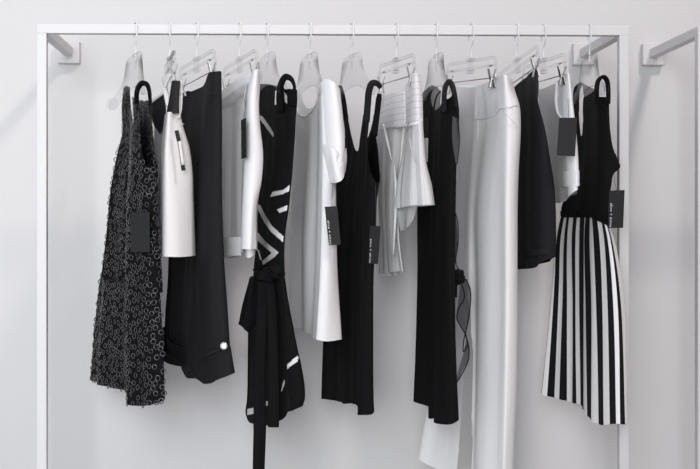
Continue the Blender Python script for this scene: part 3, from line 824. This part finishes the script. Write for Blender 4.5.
# ------------------------------------------------------------------ 9 black dress with sheer straps
g = thing('black_chiffon_dress', base(436, 420), 'black dress with sheer chiffon shoulders and a trailing chiffon bow', 'dress', GG)
D9 = [((.18, .02), [(423, 94), (421.5, 150), (418, 205), (418, 270), (416, 350), (413.7, 401)]),
      ((.10, 0), [(429, 88), (428, 150), (426, 205), (425, 270), (424, 350), (423, 405)]),
      ((.06, -.01), [(434, 90), (433, 150), (431, 205), (430.3, 270), (429.6, 350), (429, 408)]),
      ((.02, -.03), [(437, 92), (436, 150), (433, 205), (431.3, 270), (430.4, 350), (430, 418)]),
      ((-.04, -.06), [(439.5, 94), (438.5, 150), (436.5, 205), (435.6, 270), (434.9, 350), (434.5, 418.5)]),
      (-.11, [(441.5, 94), (441, 150), (439, 205), (438, 270), (437, 350), (436.3, 423.3)]),
      (-.15, [(448, 94), (447, 150), (446, 205), (445.5, 270), (445, 350), (444, 424.7)]),
      (-.16, [(453, 93), (454, 150), (451.5, 205), (450.5, 270), (450.5, 350), (451.5, 424.2)]),
      (-.152, [(455.6, 92), (457.8, 112), (456, 150), (454.5, 200), (453.5, 270), (454, 350), (456.8, 420.5)])]
n9 = [(429, 80), (430.5, 95), (431, 103), (435, 111), (440, 107), (443, 98), (444.5, 94), (444.5, 80)]
h9 = [(445.5, 80), (445.5, 95), (446.5, 99.5), (450.5, 98), (452, 95), (452, 80)]
cloth('body', g, M['black'], [loft(D9, folds=((6, .001, .004, 1),), cut_front=(n9, h9), cut_back=(n9, h9), rowpx=1.4, step=.005, seed=22)])
cloth('yoke', g, M['organza'], [loft([(.16, [(424, 91), (424, 118)]), (.12, [(430, 86), (431, 118)]), (.04, [(437, 87), (437, 116)]), (-.02, [(441, 92), (440, 112)])], closed=False, seed=23)])
ribbon('strap', g, M['chiffon_dense'], [(444.5, 112, -.15, 5), (444.2, 95, -.165, 5), (446, 85, -.18, 5), (449, 81.5, -.185, 5), (452.3, 85.5, -.18, 5), (454.5, 96, -.17, 4), (456, 108, -.16, 3)], b=.012)
ribbon('strap', g, M['black'], [(431, 87, .17, 3), (427, 92, .17, 4.5), (424.5, 102, .175, 4), (424, 118, .178, 5)], b=.008)
wire('strap_edge', g, M['black'], [(433, 86, .12), (430, 98, .12), (429, 118, .11)], .0018)
wire('strap_edge', g, M['black'], [(440.5, 91, -.02), (436, 98, .05), (432.5, 116, .08)], .0018)
cloth('armhole_veil', g, M['organza'], [loft([(-.165, [(452.5, 116), (452.2, 140), (455.5, 163)]), (-.168, [(456, 118), (456.5, 140), (457, 164)]), (-.15, [(457.5, 116), (459.3, 140), (457.5, 163)])], closed=False, seed=24)])
wire('armhole_edge', g, M['black'], [(457.5, 114, -.155), (459.3, 140, -.15), (457.2, 164, -.155)], .0014)
cloth('bow', g, M['chiffon_dense'], [loft([(-.14, [(453, 208), (454, 235), (453.5, 262)]), (-.12, [(455, 210), (457.5, 235), (456, 264)])], closed=False, seed=25)])
wire('bow_edge', g, M['black'], [(453.5, 207, -.13), (457.6, 222, -.115), (458.2, 240, -.115), (456, 264, -.12), (461, 272, -.115), (466, 281, -.11)], .0012)
lump('bow_knot', g, M['black'], 458.5, 277, -.115, .015, .018, .018, 5)
ribbon('bow_tail', g, M['black'], [(455, 284, -.12, 5), (455, 297.5, -.12, 4)], b=.004)
cloth('bow_ribbon', g, M['chiffon'], [loft([(-.12, [(460, 282), (458.5, 300), (456.8, 318), (461, 328), (466, 336), (464, 350), (458, 372), (455, 385)]), (-.10, [(465, 279), (468, 295), (465.5, 316), (465, 331), (467.5, 342), (468.5, 354), (462, 372), (456, 384)]), (-.11, [(466, 279), (470.3, 290), (469.5, 313), (466, 330), (469.5, 348), (469, 358), (460, 376), (456.5, 385)])], closed=False, rowpx=1.5, seed=26)])
wire('ribbon_edge', g, M['black'], [(461, 282, -.12), (464.5, 297, -.118), (459, 308, -.122), (456.8, 318, -.122), (461, 327, -.12), (465.5, 335, -.115), (469, 348, -.11)], .0013)
wire('ribbon_edge', g, M['black'], [(466, 279, -.11), (470.3, 290, -.108), (469.5, 313, -.108), (466, 331, -.108), (463.5, 342, -.112), (463.5, 352, -.112), (468, 345, -.11)], .0013)
wire('ribbon_edge', g, M['black'], [(469, 348, -.11), (468.5, 360, -.11), (461.5, 375, -.112), (455.5, 384.5, -.12)], .0012)
tag_card(g, [(422.8, 118, .02), (428.2, 118, -.01), (428.0, 138, -.01), (422.6, 138, .02)], M['tag_dark'], hole=False)
o = tag_card(g, [(422.6, 138, .02), (428.0, 138, -.01), (427.4, 162, -.01), (425.2, 162, .005)], M['label'], hole=False, name='price_label'); o['label'] = 'white paper label'

# ------------------------------------------------------------------ 10 long white trousers
g = thing('white_trousers', base(485, 480), 'long white high-waisted wide-leg trousers reaching below the picture', 'trousers', GG)
GAP10 = [(467.5, 292), (471, 320), (473.6, 370), (472.3, 430), (470.5, 510), (453, 510), (459, 450), (463.3, 370), (465.5, 320)]
U10 = [(.14, [(455, 86), (455, 118), (450, 150), (446, 205), (438, 300), (427, 400), (416.8, 459)]),
       (.11, [(463, 87), (462, 118), (460, 150), (456, 205), (449, 300), (442, 400), (431, 466)]),
       (.07, [(470, 87.5), (470, 118), (468, 150), (464, 205), (459, 300), (453, 400), (446, 472)]),
       (.03, [(474.5, 87), (475, 118), (473, 150), (468, 205), (466, 300), (463.5, 400), (457.5, 477)]),
       ((.012, .018), [(477, 86.5), (477.5, 118), (476, 150), (470.5, 205), (468, 300), (467, 400), (463, 480)]),
       ((-.01, .02), [(481, 85), (481, 118), (479, 150), (473.5, 205), (474, 300), (474, 370), (470, 495)]),
       (-.045, [(486, 83), (487, 117), (484, 150), (479, 205), (479, 300), (478, 370), (476, 499)]),
       (-.085, [(493, 79.5), (494, 115), (491, 150), (488, 205), (486, 300), (485, 370), (482, 501)]),
       (-.12, [(500, 75.5), (500, 108), (499, 150), (499, 205), (499, 300), (498, 370), (495, 502)]),
       (-.15, [(505, 75), (508, 108), (508, 150), (507, 205), (507, 300), (506, 370), (503, 501)]),
       (-.135, [(508.5, 77), (510.5, 88), (516.8, 104), (518.3, 125), (518, 137), (516.3, 160), (515, 205), (515, 240), (514, 370), (510.6, 450), (509, 500)])]
cloth('body', g, M['white'], [loft(U10, cut_front=(GAP10,), cut_back=(GAP10,), rowpx=1.5, step=.005, back=[(-.03, [(511, 79), (516.5, 104), (517, 137), (514, 205), (512.5, 370), (508, 498)]), (.12, [(495, 83), (497, 118), (495, 205), (492, 370), (488, 495)]), (.20, [(470, 86), (470, 118), (465, 205), (462, 370), (455, 478)])], folds=((5, .0005, .003, 1.5), (9, .0002, .001, 1)), seed=27)])
def sub(gs, ybot):
    res = []
    for (d, p), yb in zip(gs, ybot):
        q = [c for c in p if c[1] < yb - 1] + [(interp(p, yb), yb)]
        res.append((d, [p[0]] + [c for c in q if c[1] > p[0][1]]))
    return res
cloth('waistband', g, M['white'], [loft(sub(U10, (118, 118.5, 118.5, 118.5, 118.5, 118.5, 118, 115.5, 109, 106.5, 106)), bk=.036, out=.0010, seed=27)])
wire('waist_seam', g, M['white'], [(455.5, 118, .139), (462, 118.2, .112), (470, 118.7, .07), (481, 118.7, -.013), (487, 118, -.048), (494, 115.7, -.089), (500, 109.3, -.124), (508, 107, -.155), (516.8, 105, -.140)], .0011)
wire('fly_seam', g, M['white'], [(478, 120, .005), (477.5, 146, .01), (474, 160, .025), (473, 185, .03)], .0010)
wire('pocket_seam', g, M['thread_white'], [(503, 110.5, -.137), (511, 119, -.157), (517.5, 127, -.143)], .0008)

# ------------------------------------------------------------------ 11 black shorts
g = thing('black_shorts', base(533, 265), 'plain black long-leg shorts between the white trousers and the satin shorts', 'shorts', GG)
S11 = [(.14, [(513, 88.5), (516.3, 110), (518, 132), (516.3, 161), (515.8, 200), (515.8, 269.5)]),
       (.05, [(522, 80.5), (523, 150), (523, 200), (524, 269)]),
       (-.06, [(531, 72.5), (532, 120), (533, 200), (533, 268)]),
       (-.125, [(535, 69), (538, 120), (541, 200), (542, 262)]),
       (-.135, [(537.4, 71), (537.5, 100), (543, 127), (547, 153), (552, 190), (553.5, 230), (553.5, 257)])]
cloth('body', g, M['black_twill'], [loft(S11, bk=.02, folds=((5, .001, .004, 1.5),), seed=30)])
cloth('hem_band', g, M['black_twill'], [loft([(-.02, [(528, 250), (528, 255.5)]), (-.065, [(533, 249), (533, 255.5)]), (-.13, [(541.5, 248), (541.7, 255)]), (-.137, [(553.6, 246), (553.8, 254)])], bk=.02, out=.002, seed=31)])
ribbon('waist_tab', g, M['black_band'], [(535.3, 70, -.14, 3), (537.2, 85, -.145, 3), (536.5, 100, -.142, 2.5)], b=.004)

# ------------------------------------------------------------------ 12 satin shorts
g = thing('satin_shorts', base(560, 200), 'grey-white satin shorts with a plain charcoal tag in front', 'shorts', GG)
S12 = [(.13, [(538, 90), (541, 120), (547, 160), (550.5, 187), (551.5, 203)]),
       (.06, [(547, 87), (549, 120), (552, 160), (555, 190), (556, 203)]),
       (-.05, [(556.5, 82), (556, 120), (559, 160), (561, 190), (562, 202.5)]),
       (-.12, [(563.3, 76), (563, 120), (566, 160), (569, 197)]),
       (-.14, [(568.6, 73), (569.5, 82), (572, 109), (575, 140), (577.3, 172), (577, 190)])]
cloth('body', g, M['satin'], [loft(S12, bk=.015, folds=((6, .001, .003, 2),), seed=32)])
cloth('cuff', g, M['satin'], [loft([(.10, [(548.5, 171.5), (551, 187.5)]), (.05, [(553, 171.5), (555, 187.5)]), (-.05, [(559.5, 171), (560.5, 187)]), (-.12, [(567, 171), (568, 186.5)]), (-.142, [(577.5, 170.5), (577.6, 186)])], bk=.015, out=.002, seed=33)])
ribbon('waist_fold', g, M['satin'], [(557, 83, -.07, 3), (556, 100, -.08, 3.5), (557.5, 112, -.09, 3), (561, 118, -.11, 2)], b=.004)
tag_card(g, [(559.1, 117.7, -.17), (577.2, 117.7, -.185), (575, 156.3, -.185), (556.7, 155.5, -.17)], M['tag'], string=[(568.5, 110, -.17), (568, 98, -.155)])

# ------------------------------------------------------------------ 13 dress with striped skirt
g = thing('striped_skirt_dress', base(590, 420), 'sleeveless dress with black top and black-and-white striped skirt, last on the rail', 'dress', GG)
B13 = [(.18, [(574, 88), (573, 110), (576, 150), (574, 187), (562.5, 204), (561, 218)]),
       (.10, [(582, 92), (585, 150), (578, 204), (575, 218)]),
       (-.05, [(593, 94), (595, 150), (592, 204), (590, 218)]),
       (-.135, [(600, 95), (602, 150), (601, 204), (600, 222)]),
       (-.15, [(609, 90), (608.4, 110), (609.8, 136), (612.3, 149.5), (617.8, 162), (619.2, 166.5), (617.5, 169.5), (613, 173.5), (610.3, 185), (609, 197), (608, 226)])]
gap13 = [(579.6, 84), (579.4, 92), (579, 110), (579.8, 128), (581.2, 138), (582.4, 134), (583.2, 115), (583.2, 97), (582, 84)]
top13 = [(581, 78), (583, 97.5), (588, 95), (594.5, 90), (597, 97), (609.5, 97), (611, 78)]
cloth('top', g, M['black'], [loft(B13, folds=((4, .001, .002, 1),), cut_front=(gap13, top13), cut_back=(gap13, top13), rowpx=1.3, step=.005, seed=34)])
ribbon('strap', g, M['black'], [(597, 104, -.15, 4), (596.7, 88, -.17, 3.8), (599, 79.5, -.18, 3.6), (603, 76.8, -.185, 3.6), (606.6, 80, -.18, 3.6), (608.2, 90, -.17, 3.2), (608.2, 104, -.16, 3)], b=.013)
ribbon('strap', g, M['black'], [(581, 83.5, .17, 3.5), (577.5, 88, .172, 6), (576, 98, .176, 6), (576, 112, .178, 6)], b=.010)
cloth('yoke', g, M['organza'], [loft([(.12, [(582.5, 83), (583, 90), (584, 98)]), (.05, [(588, 86), (588.5, 96)]), (-.02, [(594, 89), (593.5, 91.5)])], closed=False, seed=35)])
S13 = [(.18, [(561, 216), (556.5, 234), (553, 280), (547, 340), (541, 394.6)]),
       (.165, [(562.5, 216), (558.5, 238), (556.5, 280), (553.5, 340), (550.8, 397)]),
       (.13, [(568, 216), (566, 235), (565, 300), (563, 400)]),
       (.08, [(575, 216), (573.5, 235), (574, 300), (575, 403)]),
       (.04, [(582, 216), (581.5, 235), (581, 300), (581.5, 406)]),
       (-.03, [(588, 216), (587, 235), (588.5, 300), (589.5, 419)]),
       (-.10, [(594, 217), (596, 235), (599, 300), (601, 425)]),
       (-.145, [(604, 222), (607, 240), (611, 300), (613.5, 424)]),
       (-.155, [(607.2, 224), (611.5, 240), (619.2, 300), (622.3, 424)]),
       (-.13, [(608.3, 225), (613.5, 240), (623, 300), (625.3, 350), (626.7, 423.5)])]
cloth('skirt', g, M['stripe'], [loft(S13, us=[-.79, 0, 1, 2, 3, 4, 5, 6, 7, 7.6], back=[(-.02, [(607, 223), (611, 240), (617, 300), (619, 424)]), (.10, [(590, 219), (591, 240), (592, 300), (593, 415)]), (.21, [(568, 216), (566, 236), (564, 300), (560, 397)])], folds=((12, .0012, .0022, 1), (17, .001, .0012, 1)), rowpx=1.8, step=.004, seed=36)])
cloth('gather', g, M['black'], [loft([(d - .003 if i > 2 else d, [(p[0][0] - .4 + .08 * i, p[0][1] - 5), (p[0][0] - .4 + .08 * i, p[0][1] + 1.5)]) for i, (d, p) in enumerate(S13)], bk=.03, out=.002, folds=((22, .001, .002, 0),), seed=37)])
tag_card(g, [(609, 190.6, -.175), (624.6, 190, -.175), (623.1, 228, -.175), (608, 228, -.175)], M['tag_dark'], text=TXT, tx=(.10, .25), ty=(.34, .97), string=[(615, 184, -.17), (614, 173, -.16)])

# ------------------------------------------------------------------ light
def area(name, loc, target, size, power, col):
    d = bpy.data.lights.new(name, 'AREA'); d.shape = 'DISK'; d.size = size; d.energy = power; d.color = col
    o = bpy.data.objects.new(name, d); COL.objects.link(o); o.location = loc
    o.rotation_euler = (Vector(target) - Vector(loc)).to_track_quat('-Z', 'Y').to_euler()
    return o
area('ceiling_lamp', (1.65, -1.86, 4.3), (0.2, 0.2, 1.2), 0.45, 64, (1.0, 0.86, 0.83))
wl = area('window_daylight', (-0.62, -4.4, 1.9), (-0.85, 0.0, 1.45), 1.8, 40, (0.945, 0.965, 1.0))
wl.data.shape = 'RECTANGLE'; wl.data.spread = R(80); wl.data.size = 1.5; wl.data.size_y = 2.0

w = bpy.data.worlds.new('daylight'); SC.world = w; w.use_nodes = True
nt = w.node_tree; N, L = nt.nodes, nt.links
bg = N['Background']
tc = N.new('ShaderNodeTexCoord'); sx = N.new('ShaderNodeSeparateXYZ'); L.new(tc.outputs['Generated'], sx.inputs[0])
mr = N.new('ShaderNodeMapRange'); mr.inputs['From Min'].default_value = -0.9; mr.inputs['From Max'].default_value = 0.9
L.new(sx.outputs['X'], mr.inputs['Value'])
rp = N.new('ShaderNodeValToRGB')
rp.color_ramp.elements[0].color = (2.5, 2.58, 2.80, 1); rp.color_ramp.elements[1].color = (0.40, 0.385, 0.38, 1)
L.new(mr.outputs[0], rp.inputs[0])
L.new(rp.outputs[0], bg.inputs['Color']); bg.inputs['Strength'].default_value = 0.27

SC.cycles.transparent_max_bounces = 48
SC.cycles.max_bounces = 16
SC.cycles.diffuse_bounces = 8
SC.view_settings.view_transform = 'Standard'
SC.view_settings.look = 'None'
SC.view_settings.gamma = 1.0
SC.view_settings.exposure = 0.0
SC.view_settings.use_curve_mapping = False
